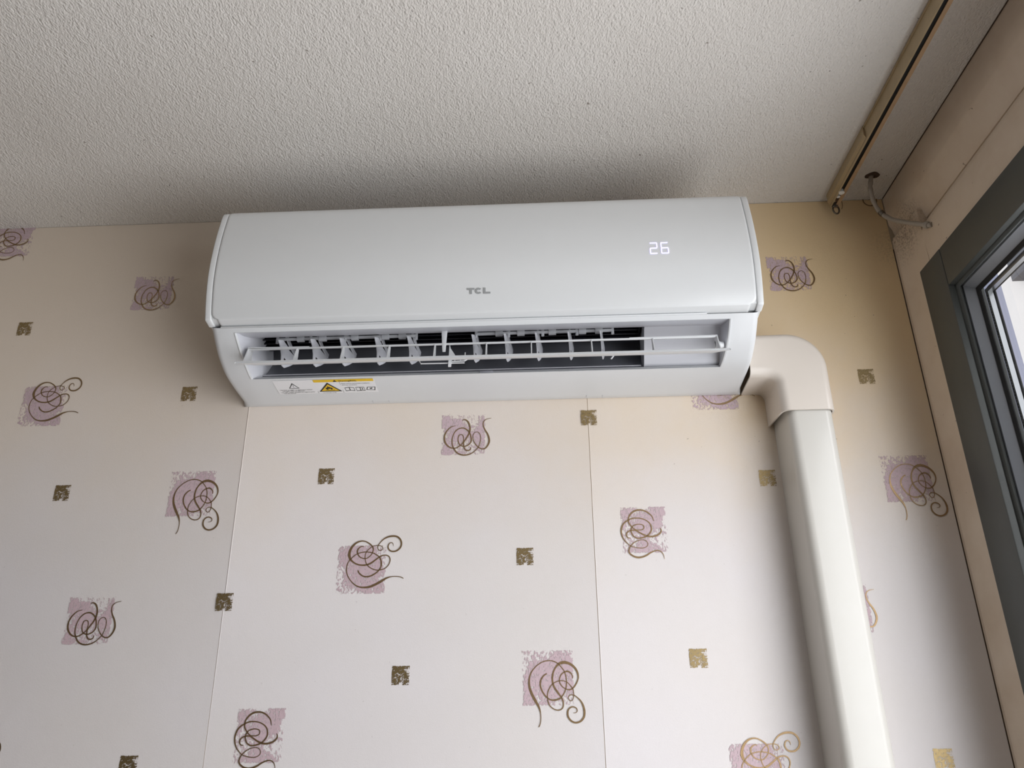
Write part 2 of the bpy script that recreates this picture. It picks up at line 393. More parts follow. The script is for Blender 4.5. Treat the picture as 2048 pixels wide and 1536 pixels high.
def put(name, me, x, z, y):
    k = max(-7, min(1, math.floor(x / STRIP)))
    o = bpy.data.objects.new(name, me); COL.objects.link(o); o.parent = strips[k]; o.location = (x, y, z)
HALF, VP = 0.2665, 0.533
def lattice(x, z, names):
    for i in range(-4, 3):
        X = x + (i) * STRIP
        for j in range(-3, 3):
            Z = z - HALF * (i % 2) + VP * j
            if -1.55 < X < WX - 0.004 and 1.35 < Z < 2.56: 
                for nm, me, y in names:
                    put(nm, me, X, Z, y)
lattice(.1997, 1.8914, [('printed_square', paA, -.0010), ('printed_scroll', meA, -.0014)])
lattice(.4576 - STRIP, 2.0050, [('printed_square', paA2, -.0010), ('printed_scroll', meA2, -.0014)])
lattice(.3409, 2.0924, [('printed_square', paB, -.0010), ('printed_scroll', meB, -.0014)])
lattice(.6011 - STRIP, 1.6730, [('printed_square', paB2, -.0010), ('printed_scroll', meB2, -.0014)])
lattice(.1320, 2.0321, [('printed_gold_square', sq, -.0010)])
lattice(.4298, 1.9065, [('printed_gold_square', sq, -.0010)])
lattice(.2580, 1.7484, [('printed_gold_square', sq, -.0010)])
lattice(.0010, 1.8495, [('printed_gold_square', sq, -.0018)])

# ---- window wall: corner jamb, header, moulded beam
jm = MB()
prof = [(WX + .0785, 0), (WX + .002, 0), (WX, -.0015), (WX, -.006), (WX - .0018, -.009), (WX - .0025, -.013), (WX - .0012, -.018), (WX, -.022), (WX + .0015, -.045), (WX + .002, -.0915), (WX + .0425, -.0915), (WX + .0785, -.0915)]
jm.prism([(x, y, 0) for x, y in prof], (0, 0, 2.414))
struct(jm.build('trim_1', MT['beige'], smooth=40), 'old beige painted corner post between the wallpaper and the window')
hd = MB()
hp = [(WX + .002, 2.300), (WX + .0005, 2.372), (WX + .003, 2.380), (WX + .016, 2.398), (WX + .05, 2.398), (WX + .05, 2.300)]
hd.prism([(x, -.0935, z) for x, z in hp], (0, RY0 + .0935, 0))
struct(hd.build('trim_2', MT['beige'], smooth=30), 'flat beige painted header board above the grey window')
bm_ = MB()
bp = [(WX + .05, CZ - .001), (WX + .001, CZ - .001), (WX, CZ - .003), (WX + .0005, 2.446), (WX + .0018, 2.4415), (WX + .004, 2.438), (WX + .011, 2.406), (WX + .014, 2.398), (WX + .05, 2.398)]
bm_.prism([(x, -.001, z) for x, z in bp], (0, RY0 + .001, 0))
struct(bm_.build('trim_3', MT['beige'], smooth=50), 'beige moulded beam running along the ceiling above the window')

# dirt-filled cracks along the joints
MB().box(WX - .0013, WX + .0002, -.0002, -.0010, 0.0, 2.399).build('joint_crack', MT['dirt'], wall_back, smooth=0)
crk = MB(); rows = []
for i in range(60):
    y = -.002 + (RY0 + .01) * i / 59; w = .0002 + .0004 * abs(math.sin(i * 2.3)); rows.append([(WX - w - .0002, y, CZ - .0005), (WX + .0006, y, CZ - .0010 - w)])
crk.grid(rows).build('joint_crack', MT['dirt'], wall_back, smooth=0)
# ---- window
win = struct(empty('window_1', (WX, (WY0 + WY1) / 2, WZ0)), 'grey-green painted window with double glazing')
FW = .065; FX0, FX1 = 1.037, 1.086
MB().box(FX0, FX1, WY0, WY0 - FW, WZ0, WZ1).build('stile', MT['frame'], win, bevel=.0018)
MB().box(FX0, FX1, WY1 + FW, WY1, WZ0, WZ1).build('stile', MT['frame'], win, bevel=.0018)
MB().box(FX0 + .0003, FX1, WY0 - FW - .0004, WY1 + FW + .0004, WZ1 - .0612, WZ1).build('rail', MT['frame'], win, bevel=.0018)
MB().box(FX0 + .0003, FX1, WY0 - FW - .0004, WY1 + FW + .0004, WZ0, WZ0 + .0612).build('rail', MT['frame'], win, bevel=.0018)
OY0, OY1, OZ0, OZ1 = WY0 - FW, WY1 + FW, WZ0 + .0612, WZ1 - .0612
def loops(secs):
    mb = MB(); rows = []
    for o, x in secs:
        rows.append([(x, OY0 - o, OZ1 - o), (x, OY1 + o, OZ1 - o), (x, OY1 + o, OZ0 + o), (x, OY0 - o, OZ0 + o)])
    return mb.grid(rows, closed=True)
loops([(-.002, 1.046), (.0015, 1.0465), (.004, 1.049), (.0035, 1.0525), (.001, 1.0545), (-.002, 1.0545)]).build('moulding', MT['frame'], win, smooth=60)
loops([(-.002, 1.0555), (.0035, 1.0555), (.012, 1.066), (.012, 1.068), (-.002, 1.068)]).build('glazing_bead', MT['bead'], win, smooth=20)
loops([(.010, 1.0665), (.0195, 1.0672), (.0195, 1.0688), (.010, 1.0688)]).build('gasket', MT['gasket'], win, smooth=20)
pane = MB().box(1.0690, 1.0730, OY0 - .008, OY1 + .008, OZ0 + .008, OZ1 - .008).build('pane', MT['glass'], win, smooth=0)
loops([(.0195, 1.0732), (.0255, 1.0732), (.0255, 1.0800), (.0195, 1.0800)]).build('spacer_bar', MT['alu'], win, smooth=20)
dots = MB()
zz = OZ1 - .03
while zz > 1.85:
    dots.box(1.0730, 1.0733, OY0 - .0215, OY0 - .0228, zz, zz - .0012); zz -= .0042
dots.build('spacer_perforation', MT['gasket'], win, smooth=0)['kind'] = 'stuff'
MB().box(1.0802, 1.0840, OY0 - .008, OY1 + .008, OZ0 + .008, OZ1 - .008).build('pane', MT['glass'], win, smooth=0)
loops([(.009, 1.0845), (.0225, 1.0845), (.0225, 1.0862), (.009, 1.0862)]).build('gasket', MT['gasket'], win, smooth=20)
MB().box(1.0885, 1.135, -.0925, -.102, WZ0, 2.345).build('outer_reveal', MT['lilac'], win, bevel=.001)
MB().box(1.0885, 1.135, -.102, WY1, 2.335, 2.345).build('outer_reveal', MT['lilac'], win, bevel=.001)
MB().box(FX0 - .06, FX0 + .02, WY0, WY1, WZ0 - .03, WZ0 - .001).build('sill', MT['frame'], win, bevel=.003)

# ---- outdoors: pale neighbouring house and yard
nb = tag(empty('neighbouring_house', (7.0, 2.0, -7.0)), 'white rendered house wall with dark eave seen through the window', 'house')
MB().box(7.0, 7.3, -9, 12, -7.0, 9.2).build('facade', MT['facade'], nb, smooth=0)
MB().box(6.4, 7.6, -9, 12, 9.2, 9.45).build('eave', MT['roof'], nb, smooth=0)
MB().box(6.85, 7.0, 5.5, 8.44, 7.12, 8.1).build('shutter_box', MT['roof'], nb, smooth=0)
struct(MB().box(WX + .3, 40, -20, 20, -3.1, -3.0).build('ground_yard', MT['concrete'], smooth=0))

# ================================================================== CURTAIN RAIL
RZ = 2.474
rail = tag(empty('curtain_rail', (.9585, -.014, CZ)), 'tan metal curtain rail with a dark slot screwed to the ceiling', 'curtain rail')
YE = RY0 + .4
def railpart(name, sec, mat, y0, y1):
    return MB().prism([(x, y0, z) for x, z in sec], (0, y1 - y0, 0)).build(name, MT[mat], rail, smooth=20)
railpart('rail_flange', [(.9490, CZ - .0005), (.9490, RZ + .0012), (.9496, RZ), (.9507, RZ), (.9507, CZ - .0005)], 'brass', -.0155, YE)
railpart('rail_flange', [(.9622, CZ - .0005), (.9622, RZ), (.9564, RZ), (.9564, RZ + .0012), (.9605, RZ + .0012), (.9605, CZ - .0005)], 'brass2', -.0155, YE)
railpart('slot_shade_fill', [(.9508, RZ + .0022), (.9604, RZ + .0022), (.9604, CZ - .0006), (.9508, CZ - .0006)], 'slot', -.066, YE)  # near-black filler just inside the opening, standing for the shade in the hollow slot
railpart('rail_lip', [(.9476, CZ - .0006), (.9476, CZ - .0040), (.9489, CZ - .0040), (.9489, CZ - .0006)], 'brass', -.0155, YE)
railpart('end_bracket', [(.9470, CZ - .0006), (.9462, RZ + .010), (.9488, RZ + .004), (.9488, CZ - .0006)], 'brass', -.018, -.185)
MB().tube([(.9536, -.0600, RZ + .008), (.9536, -.0600, RZ + .002), (.9536, -.0600, RZ - .0022)], [.0032, .0042, .0046], 16).build('roller', MT['white'], rail)
MB().tube([(.9538, -.0453, RZ + .008), (.9538, -.0453, RZ + .0008)], [.0028, .0030], 14).build('roller', MT['white'], rail)
hook = MB(); hook.tube([(.9575 + .0050 * math.sin(a), -.0190, RZ - .0055 - .0080 * math.cos(a)) for a in [i * 2 * PI / 20 for i in range(21)]], .0015, 8)
hook.tube([(.9558, -.0235, RZ + .006), (.9560, -.0210, RZ + .0005), (.9575, -.0190, RZ + .002)], [.0042, .0050, .0028], 14)
hook.build('end_stop_hook', MT['steel'], rail)

# ================================================================== CABLE
cb = tag(empty('cable', (1.0048, -.0644, CZ)), 'grey painted cable curving from a ceiling hole to the beige header', 'cable')
cp = [(1.0048, -.064, CZ + .003), (1.0015, -.063, 2.488), (1.0003, -.060, 2.4758), (1.0064, -.050, 2.4584), (1.0161, -.045, 2.4411), (1.0267, -.055, 2.4212), (1.0362, -.085, 2.3934), (1.0440, -.118, 2.3665), (1.0462, -.124, 2.3635)]
cpl = smoothline(cp, 8)
MB().tube(cpl, [.0036 + .0003 * math.sin(i * .9) for i in range(len(cpl))], 12).build('sheath', MT['cable'], cb, smooth=60)
MB().tube([(1.0148, -.0462, 2.4445), (1.0158, -.0452, 2.4424), (1.0176, -.0452, 2.4394), (1.0186, -.0462, 2.4372)], [.0042, .0048, .0048, .0042], 14).build('clip', MT['steel'], cb)
MB().tube([(1.0425, -.113, 2.3705), (1.0433, -.116, 2.368), (1.0440, -.1185, 2.366)], [.0052, .0058, .0045], 14).build('end_collar', MT['cable'], cb)
hol = MB()
rows = []
for rr, z in ((.0015, CZ - .0012), (.0085, CZ - .0012), (.0105, CZ - .0004)):
    rows.append([(1.0055 + rr * 1.15 * math.cos(a), -.066 + rr * .8 * math.sin(a) * (1 + .2 * math.sin(3 * a)), z) for a in [i * 2 * PI / 18 for i in range(18)]])
hol.grid(rows, closed=True).build('ceiling_hole', MT['dirt'], cb)

# ================================================================== AIR CONDITIONER
XL, XR = -.009, .766
BXL, BXR = -.006, .7630
ac = tag(empty('air_conditioner', (.3785, 0, 2.147)), 'white wall-mounted air conditioner with open louvre and lit number 26', 'air conditioner')
PAN = [(.150, 2.3978), (.163, 2.396), (.172, 2.388), (.178, 2.366), (.184, 2.336), (.188, 2.300), (.188, 2.267), (.183, 2.235), (.1772, 2.212)]
BOD = [(.163, 2.2035), (.149, 2.19), (.130, 2.1745), (.108, 2.163), (.090, 2.157), (.058, 2.152), (.015, 2.148), (.004, 2.147), (0.0, 2.1485)]
pan = smoothline([(d, z, 0) for d, z in PAN], 5); pan = [(p[0], p[1]) for p in pan]
def resample_body():
    out = []
    for i, p in enumerate(smoothline([(d, z, 0) for d, z in BOD[:7]], 6)): out.append((p[0], p[1]))
    return out + BOD[7:]
bod = resample_body()
def nrm(poly, i):
    a = Vector(poly[max(0, i - 1)]); b = Vector(poly[min(len(poly) - 1, i + 1)]); t = (b - a).normalized()
    return Vector((-t.y, t.x))     # outward for a list that runs from top to bottom in (d, z): flipped below
# --- housing: lower shell with the outlet hole, sides, top, back
hs = MB()
HOLE_T, HOLE_B = .1578, .0885          # depth of the upper and lower outlet edge
rowsd = [p for p in bod]
def z_at(d):
    for a, b in zip(bod[:-1], bod[1:]):
        if b[0] <= d <= a[0]: return a[1] + (b[1] - a[1]) * (a[0] - d) / (a[0] - b[0] + 1e-9)
    return bod[-1][1]
rows_all = sorted(set([round(p[0], 5) for p in bod] + [HOLE_T, HOLE_B]), reverse=True)
rows_all = [(d, z_at(d)) for d in rows_all]
def hx(d):                              # outlet side edges lean and bow a little
    u = (HOLE_T - d) / (HOLE_T - HOLE_B); u = max(0, min(1, u))
    return .0278 + .0050 * u + .0012 * math.sin(PI * u), .7240 - .0046 * u + .0012 * math.sin(PI * u)
def inset(i, k):
    d, z = rows_all[i]
    a = Vector(rows_all[max(0, i - 1)]); b = Vector(rows_all[min(len(rows_all) - 1, i + 1)]); t = (b - a).normalized()
    n = Vector((t.y, -t.x))            # points into the unit when list runs outward-top to wall-bottom
    if n.x > 0: n = -n
    return Vector((d, z)) + n * k * (1 if d > .012 else 0)
EDGE = [(0, .010), (.0012, .0055), (.003, .0028), (.006, .0009), (.010, 0)]
top_rows = []
for i, (d, z) in enumerate(rows_all):
    r = []
    for ex, ek in EDGE:
        p = inset(i, ek); r.append((BXL + ex, -max(0, p.x), p.y))
    a, b = hx(d)
    r.append((a, -d, z)); r.append((b, -d, z))
    for ex, ek in reversed(EDGE):
        p = inset(i, ek); r.append((BXR - ex, -max(0, p.x), p.y))
    top_rows.append(r)
base = 0; n = len(top_rows[0])
for r in top_rows: hs.v += r
m = len(EDGE)
for i in range(len(top_rows) - 1):
    inhole = rows_all[i][0] <= HOLE_T + 1e-6 and rows_all[i + 1][0] >= HOLE_B - 1e-6
    for c in range(n - 1):
        if inhole and c == m: continue
        hs.f.append((i * n + c, i * n + c + 1, (i + 1) * n + c + 1, (i + 1) * n + c))
# side plates, top, back
back_top = [(.150, 2.3965), (.02, 2.395), (0.0005, 2.393)]
for X, c in ((BXL, 0), (BXR, n - 1)):
    poly = [hs.v[i * n + c] for i in range(len(top_rows))]
    poly = [(X, p[1], p[2]) for p in poly] + [(X, -0.0005, 2.393), (X, -.02, 2.395), (X, -.150, 2.3965), (X, -.168, 2.385), (X, -.178, 2.33), (X, -.180, 2.27), (X, -.170, 2.215)]
    i0 = len(hs.v); hs.v += poly; hs.f.append(tuple(range(i0, i0 + len(poly))))
hs.grid([[(BXL, -.150, 2.3965), (BXR, -.150, 2.3965)], [(BXL, -.02, 2.395), (BXR, -.02, 2.395)], [(BXL, -.0005, 2.393), (BXR, -.0005, 2.393)], [(BXL, -.0005, 2.149), (BXR, -.0005, 2.149)]])
housing = hs.build('housing', MT['abs_m'], ac, smooth=40)
# rim of the outlet
rim = MB()
hole_rows = [r for r in rows_all if HOLE_B - 1e-6 <= r[0] <= HOLE_T + 1e-6]
loop = [(hx(d)[0], -d, z) for d, z in hole_rows] + [(hx(d)[1], -d, z) for d, z in reversed(hole_rows)]
inn = Vector((0, .0050, .0075))
cen = Vector((.375, -.123, 2.176))
def shrink(p, k): 
    p = Vector(p); q_ = Vector((p.x + (k if p.x < .375 else -k), p.y, p.z)); return q_
rim.grid([loop, [shrink(p, .0004) + Vector((0, -.0006, -.0010)) for p in loop], [shrink(p, .0022) + Vector((0, -.0002, -.0006)) for p in loop], [shrink(p, .0028) + inn * .5 for p in loop]], closed=True)
rim.build('outlet_rim', MT['abs_m'], ac, smooth=60)
# inner side walls of the outlet (splayed), roof, sill
def yz(d, z): return (-d, z)
nh = len(hole_rows) - 1
def duct_wall(side, x1):
    fr, md, bk = [], [], []
    for i, (d, z) in enumerate(hole_rows):
        u = i / nh; X0 = hx(d)[0] + .0025 if side < 0 else hx(d)[1] - .0025
        q_ = (x1, -(.104 - .024 * u), 2.2260 - .0630 * u)
        if u == 0: d, z = d - .001, z + .003
        fr.append((X0, -d + .001, z + .001)); bk.append(q_); bk2 = (x1, q_[1] + .05, q_[2] + .012); md.append(bk2)
    return MB().grid([fr, bk, md]).build('duct_wall', MT['abs_in'], ac, smooth=40)
duct_wall(-1, .0455); duct_wall(1, .7170)
MB().grid([[(hx(HOLE_T)[0] + .002, -.1570, 2.1990), (hx(HOLE_T)[1] - .002, -.1570, 2.1990)], [(.033, -.140, 2.2015), (.720, -.140, 2.2015)], [(.037, -.122, 2.2072), (.717, -.122, 2.2072)], [(.038, -.119, 2.2100), (.716, -.119, 2.2100)], [(.038, -.119, 2.26), (.716, -.119, 2.26)]]).build('duct_roof', MT['abs_in'], ac, smooth=30)
sc = [(.0885, 2.1580), (.080, 2.1635), (.0765, 2.1672), (.0755, 2.1660), (.060, 2.1800), (.045, 2.1980), (.034, 2.2200), (.028, 2.2450), (.028, 2.29)]
MB().grid([[(.030, -d, z), (.722, -d, z)] for d, z in sc]).build('scroll_plate', MT['duct'], ac, smooth=35)
MB().box(.046, .606, -.0800, -.0785, 2.1655, 2.1668).build('sill_strip', MT['abs_in'], ac, smooth=0)
# light cover over the motor bay on the right of the outlet
mc = MB(); mp = [(.122, 2.2085), (.116, 2.2070), (.104, 2.1900), (.088, 2.1660), (.082, 2.1625), (.060, 2.1780), (.060, 2.2300), (.122, 2.2300)]
mc.prism([(.6095, -d, z) for d, z in mp], (.1105, 0, 0))
mc.build('motor_cover', MT['abs_in'], ac, smooth=50)
# cross-flow fan
fn_ = MB(); NB = 34; FC = (.078, 2.2560); FR = .044
fn_.tube([(.036, -FC[0], FC[1]), (.61, -FC[0], FC[1])], FR * .80, 24)
for b in range(NB):
    a = 2 * PI * b / NB; ca, sa = math.cos(a), math.sin(a); a2 = a + .16
    p0 = (FC[0] + FR * .78 * ca, FC[1] + FR * .78 * sa); p1 = (FC[0] + FR * math.cos(a2), FC[1] + FR * math.sin(a2))
    t = Vector((p1[0] - p0[0], p1[1] - p0[1])).normalized(); nn = Vector((-t.y, t.x)) * .0007
    fn_.prism([(.038, -(p0[0] + nn.x), p0[1] + nn.y), (.038, -(p1[0] + nn.x), p1[1] + nn.y), (.038, -(p1[0] - nn.x), p1[1] - nn.y), (.038, -(p0[0] - nn.x), p0[1] - nn.y)], (.568, 0, 0))
for X in (.037, .13, .225, .32, .415, .51, .605):
    fn_.tube([(X - .0008, -FC[0], FC[1]), (X + .0008, -FC[0], FC[1])], FR * 1.005, 28)
fn_.build('fan_wheel', MT['fan'], ac, smooth=30)
# --- front panel and end trims
lip = [(.1767, 2.2101), (.1754, 2.2092), (.1600, 2.2062), (.1570, 2.2085)]
full = pan + lip
def offs(poly, k):
    out = []
    for i, (d, z) in enumerate(poly):
        a = Vector(poly[max(0, i - 1)]); b = Vector(poly[min(len(poly) - 1, i + 1)]); t = (b - a).normalized()
        nn = Vector((t.y, -t.x))
        ctr = Vector((.10, 2.29)); 
        if nn.dot(ctr - Vector((d, z))) > 0: nn = -nn
        out.append((d + nn.x * k, z + nn.y * k))
    return out
PXL, PXR = XL + .0092, XR - .0092
fp = MB(); lev = [(0, -.0030), (.0002, -.0012), (.0009, .0001), (.0022, .0007), (.0045, .0009)]
polys = {k: offs(full, k) for _, k in lev}
npan = len(pan); rc = .0095
cols = []
seglen = [0]
for a, b in zip(full[:-1], full[1:]): seglen.append(seglen[-1] + (Vector(a) - Vector(b)).length)
sl = seglen[npan]                       # arc length where the lip starts
def endx(i):
    ds = sl - seglen[i]
    if i >= npan: return rc * .9
    if ds < rc: return rc - math.sqrt(max(0, rc * rc - (rc - ds) ** 2))
    ds2 = seglen[i]
    if ds2 < .02: return .006 * (1 - ds2 / .02) ** 2
    return 0
rows = []
for i in range(len(full)):
    r = []; e = endx(i)
    for ex, k in lev: r.append((PXL + e + ex, -polys[k][i][0], polys[k][i][1]))
    for ex, k in reversed(lev): r.append((PXR - e - ex, -polys[k][i][0], polys[k][i][1]))
    rows.append(r)
fp.grid(rows)
panel = fp.build('front_panel', MT['abs'], ac, smooth=32)
def trim(xa, xb):
    o1 = offs(full, 0.0); inner = [(.140, 2.206), (.140, 2.39)]
    mb = MB(); mb.prism([(xa, -d, z) for d, z in o1 + inner], (xb - xa, 0, 0))
    return mb.build('end_trim', MT['abs'], ac, bevel=.0022, seg=3, smooth=45)
trim(XL, XL + .0090); trim(XR - .0090, XR)
for xa, xb in ((XL + .0091, XL + .024), (XR - .024, XR - .0091)):
    tb = MB(); tb.prism([(xa, -d, z) for d, z in offs(full, -.0022) + [(.140, 2.206), (.140, 2.39)]], (xb - xa, 0, 0)); tb.build('trim_backing', MT['abs'], ac, smooth=45)
MB().box(.010, .690, -.1655, -.1600, 2.2028, 2.2046).build('seam_strip', MT['abs_m'], ac, bevel=.0005)
# --- louvre
blade = MB()
def plate(mb, x0, x1, d0, z0, d1, z1, th):
    a = Vector((d0, z0)); b = Vector((d1, z1)); t = (b - a).normalized(); nn = Vector((-t.y, t.x)) * th / 2
    mb.prism([(x0, -(a + nn).x, (a + nn).y), (x0, -(b + nn).x, (b + nn).y), (x0, -(b - nn).x, (b - nn).y), (x0, -(a - nn).x, (a - nn).y)], (x1 - x0, 0, 0))
blade.prism([(.0335, -.1545, 2.1530), (.7185, -.1545, 2.1530), (.7185, -.1555, 2.1512), (.706, -.146, 2.1535), (.700, -.126, 2.1610), (.052, -.126, 2.1610), (.046, -.146, 2.1535), (.0335, -.1555, 2.1512)], (0, .0, .0018))
louv = blade.build('louvre', MT['abs_m'], ac, smooth=30)
rl = MB(); plate(rl, .0415, .7075, .1360, 2.1820, .1270, 2.1855, .0026); rl.build('louvre_rail', MT['abs_m'], louv, bevel=.0004)
MB().prism([(.0415, -.137, 2.1835), (.13, -.1355, 2.1835), (.12, -.130, 2.186), (.0415, -.128, 2.187)], (0, 0, .0012)).build('louvre_rail', MT['abs_m'], louv)
MB().prism([(.7075, -.137, 2.1830), (.585, -.1355, 2.1832), (.60, -.130, 2.1862), (.7075, -.128, 2.187)], (0, 0, .0012)).build('louvre_rail', MT['abs_m'], louv)
for x in (.1124, .179, .245, .3103, .3835, .447, .5317, .6173):
    MB().prism([(x - .0007, -.1480, 2.1545), (x - .0007, -.1362, 2.1822), (x - .0007, -.1280, 2.1855), (x - .0007, -.130, 2.163)], (.0014, 0, 0)).build('louvre_rib', MT['abs_m'], louv, smooth=0)
for x, s in ((.0415, -1), (.7062, 1)):
    MB().prism([(x, -.1500, 2.1540), (x, -.1365, 2.1832), (x, -.1200, 2.1870), (x, -.1250, 2.165)], (.0014, 0, 0)).build('louvre_arm', MT['abs_m'], louv, smooth=0)
    MB().tube([(x, -.1210, 2.1760), (x + s * .006, -.1210, 2.1760), (x + s * .012, -.1210, 2.1760)], [.0055, .0055, .0042], 16).build('louvre_pivot', MT['abs_m'], louv)
# --- upright vanes behind the louvre
VV = [(-.015, 2.1992), (-.0021, 2.2049), (.0118, 2.2021), (.0191, 2.1975), (.0400, 2.1965), (.0440, 2.1930), (.0326, 2.1805), (.0244, 2.1745), (.0106, 2.1660), (.0028, 2.1660), (-.0012, 2.1712), (-.0021, 2.1813), (-.0084, 2.1924)]
VA = [(.0028, 2.2150), (.0100, 2.2190), (.0268, 2.2080), (.0478, 2.2030), (.0462, 2.1960), (.0410, 2.1970), (.0157, 2.2060)]
ANG = math.radians(9)
vx = [.0843, .1311, .1734, .2242, .2714, .3642, .4104, .4550, .5015, .5473]
proto = None
def vane_parts():
    mb = MB(); mb.prism([(-.0006, u - 0, z) for u, z in VV], (.0012, 0, 0)); a = mb
    mb2 = MB(); mb2.prism([(-.0008, u, z) for u, z in VA], (.0016, 0, 0))
    mb3 = MB().box(-.0009, .0009, .0055, .0105, 2.1735, 2.1795)
    return a, mb2, mb3
va, vb_, vc = vane_parts()
def meshonly(mb, name, mat, bevel=0):
    o = mb.build(name, mat, None, bevel=bevel, smooth=30); me = o.data; bpy.data.objects.remove(o); return me
mva = meshonly(va, 'vane', MT['abs_in']); mvb = meshonly(vb_, 'vane_arm', MT['abs_in']); mvc = meshonly(vc, 'vane_slot', MT['gasket'])
acl = ac.location
for x in vx:
    o = bpy.data.objects.new('vane', mva); COL.objects.link(o); o.parent = ac
    o.location = Vector((x, -.115, 0)) - acl; o.rotation_euler = (0, 0, -ANG)
    for nm, me in (('vane_arm', mvb), ('vane_slot', mvc)):
        c = bpy.data.objects.new(nm, me); COL.objects.link(c); c.parent = o
for x0, x1 in ((.0735, .2790), (.3665, .5645)):
    lb = MB().box(x0, x1, -.1135, -.1085, 2.2074, 2.2106).build('link_bar', MT['clear'], ac, bevel=.0005)
    L = x1 - x0
    for u in (.17, .33, .56, .78, .9):
        MB().box(x0 + L * u - .0055, x0 + L * u + .0055, -.1150, -.1085, 2.2048, 2.2118).build('link_clip', MT['clear'], lb, bevel=.0006)
    for u in (.0, .24, .49, .74, 1.0):
        MB().tube([(x0 + L * u, -.111, 2.2125), (x0 + L * u, -.111, 2.2030)], [.0022, .0022], 10).build('link_pin', MT['clear'], lb)
# --- centre post and small latch comb
MB().prism([(.3188, -.135, 2.2090), (.3275, -.135, 2.2090), (.3262, -.136, 2.186), (.3255, -.137, 2.1690), (.3212, -.137, 2.1690), (.3200, -.136, 2.186)], (0, .004, .0018)).build('centre_post', MT['abs_m'], ac, bevel=.0006)
MB().prism([(.3305, -.130, 2.186), (.3290, -.130, 2.1500), (.3330, -.130, 2.1500), (.3345, -.130, 2.166), (.3390, -.130, 2.1665), (.3320, -.130, 2.178)], (0, .003, 0)).build('centre_latch', MT['abs_m'], ac, smooth=0)
cmb = MB().tube([(.287, -.125, 2.1620), (.290, -.128, 2.1560), (.352, -.128, 2.1555)], .0009, 8).tube([(.334, -.128, 2.158), (.352, -.128, 2.1585), (.357, -.126, 2.1625)], .0009, 8)
for x in (.338, .346): cmb.tube([(x, -.128, 2.158), (x, -.127, 2.164)], .0007, 6)
cmb.tube([(.3525, -.128, 2.160), (.3525, -.127, 2.172)], .0009, 6)
cmb.build('latch_comb', MT['abs_m'], ac)
MB().tube([(.560, -.112, 2.163), (.566, -.108, 2.1725), (.575, -.105, 2.1755), (.606, -.105, 2.1755)], .0012, 8).build('guard_wire', MT['abs_m'], ac)
MB().box(.3700, .3900, -.0895, -.0830, 2.1570, 2.1600).build('drain_tab', MT['duct'], ac, bevel=.0006)
# --- printed and applied marks
def on_panel(x, z, lift=.0016):
    for a, b in zip(pan[:-1], pan[1:]):
        if b[1] <= z <= a[1]:
            t = (a[1] - z) / (a[1] - b[1]); return (x, -(a[0] + (b[0] - a[0]) * t + lift), z)
def flat(mb, pts2d, fnc):
    i = len(mb.v); mb.v += [fnc(x, z) for x, z in pts2d]; mb.f.append(tuple(range(i, i + len(pts2d))))
lg = MB(); x0, z0, h = .3600, 2.2340, .0086
def L2(px, pz): return on_panel(px, pz)
def rectp(mb, xa, xb, za, zb, f=L2): flat(mb, [(xa, za), (xb, za), (xb, zb), (xa, zb)], f)
rectp(lg, x0, x0 + .0105, z0 + h - .0025, z0 + h); rectp(lg, x0 + .0036, x0 + .0069, z0, z0 + h - .0025)
cx, cz, ro, ri = x0 + .0160, z0 + h / 2, h / 2, h / 2 - .0025
arc = [PI * .22 + i * (2 * PI - .44 * PI) / 20 for i in range(21)]
for a, b in zip(arc[:-1], arc[1:]):
    flat(lg, [(cx + 1.15 * ro * math.cos(a), cz + ro * math.sin(a)), (cx + 1.15 * ro * math.cos(b), cz + ro * math.sin(b)), (cx + 1.15 * ri * math.cos(b), cz + ri * math.sin(b)), (cx + 1.15 * ri * math.cos(a), cz + ri * math.sin(a))], L2)
rectp(lg, x0 + .0225, x0 + .0258, z0, z0 + h); rectp(lg, x0 + .0258, x0 + .0325, z0, z0 + .0025)
lg.build('brand_lettering', MT['logo'], ac, smooth=0, recalc=False)
# seven-segment 26
def seg7(mb, x, z, w, hh, on, t=.0016):
    g = .0008
    S7 = {'a': (x + g, x + w - g, z + hh - t, z + hh), 'd': (x + g, x + w - g, z, z + t), 'g': (x + g, x + w - g, z + hh / 2 - t / 2, z + hh / 2 + t / 2),
          'f': (x, x + t, z + hh / 2 + g, z + hh - g), 'b': (x + w - t, x + w, z + hh / 2 + g, z + hh - g), 'e': (x, x + t, z + g, z + hh / 2 - g), 'c': (x + w - t, x + w, z + g, z + hh / 2 - g)}
    for k in on: rectp(mb, *S7[k])
for nm, x, on in (('2', .6155, 'abged'), ('6', .6310, 'afgedc')):
    d7 = MB(); seg7(d7, x, 2.2862, .0112, .0192, on)
    d7.build('lit_digit', MT['led'], ac, smooth=0, recalc=False)
# warning sticker on the underside
def on_bot(x, s):                       # s: 0 at the front edge of the sticker, 1 at the rear
    d = .0832 - s * .0395; z = z_at(d) - .0005; return (x, -d, z)
def botgrid(mb, x0, x1, s0, s1, lift=0, n=8):
    rows = []
    for i in range(n + 1):
        s = s0 + (s1 - s0) * i / n; a = on_bot(x0, s); b = on_bot(x1, s)
        rows.append([(a[0], a[1], a[2] - lift), (b[0], b[1], b[2] - lift)])
    mb.grid(rows)
stk = MB(); botgrid(stk, .0622, .2135, 0, 1); sticker = stk.build('warning_sticker', MT['sticker'], ac, smooth=60, recalc=False)
m_ = MB(); botgrid(m_, .1225, .2120, 0, .17, .0002, 3); m_.build('yellow_band', MT['yellow'], sticker, smooth=0, recalc=False)
def fb(lift):
    def f(x, s):
        p = on_bot(x, s); return (p[0], p[1], p[2] - lift)
    return f
def tri(cx_, w, s0, s1): return [(cx_, s0), (cx_ + w / 2, s1), (cx_ - w / 2, s1)]
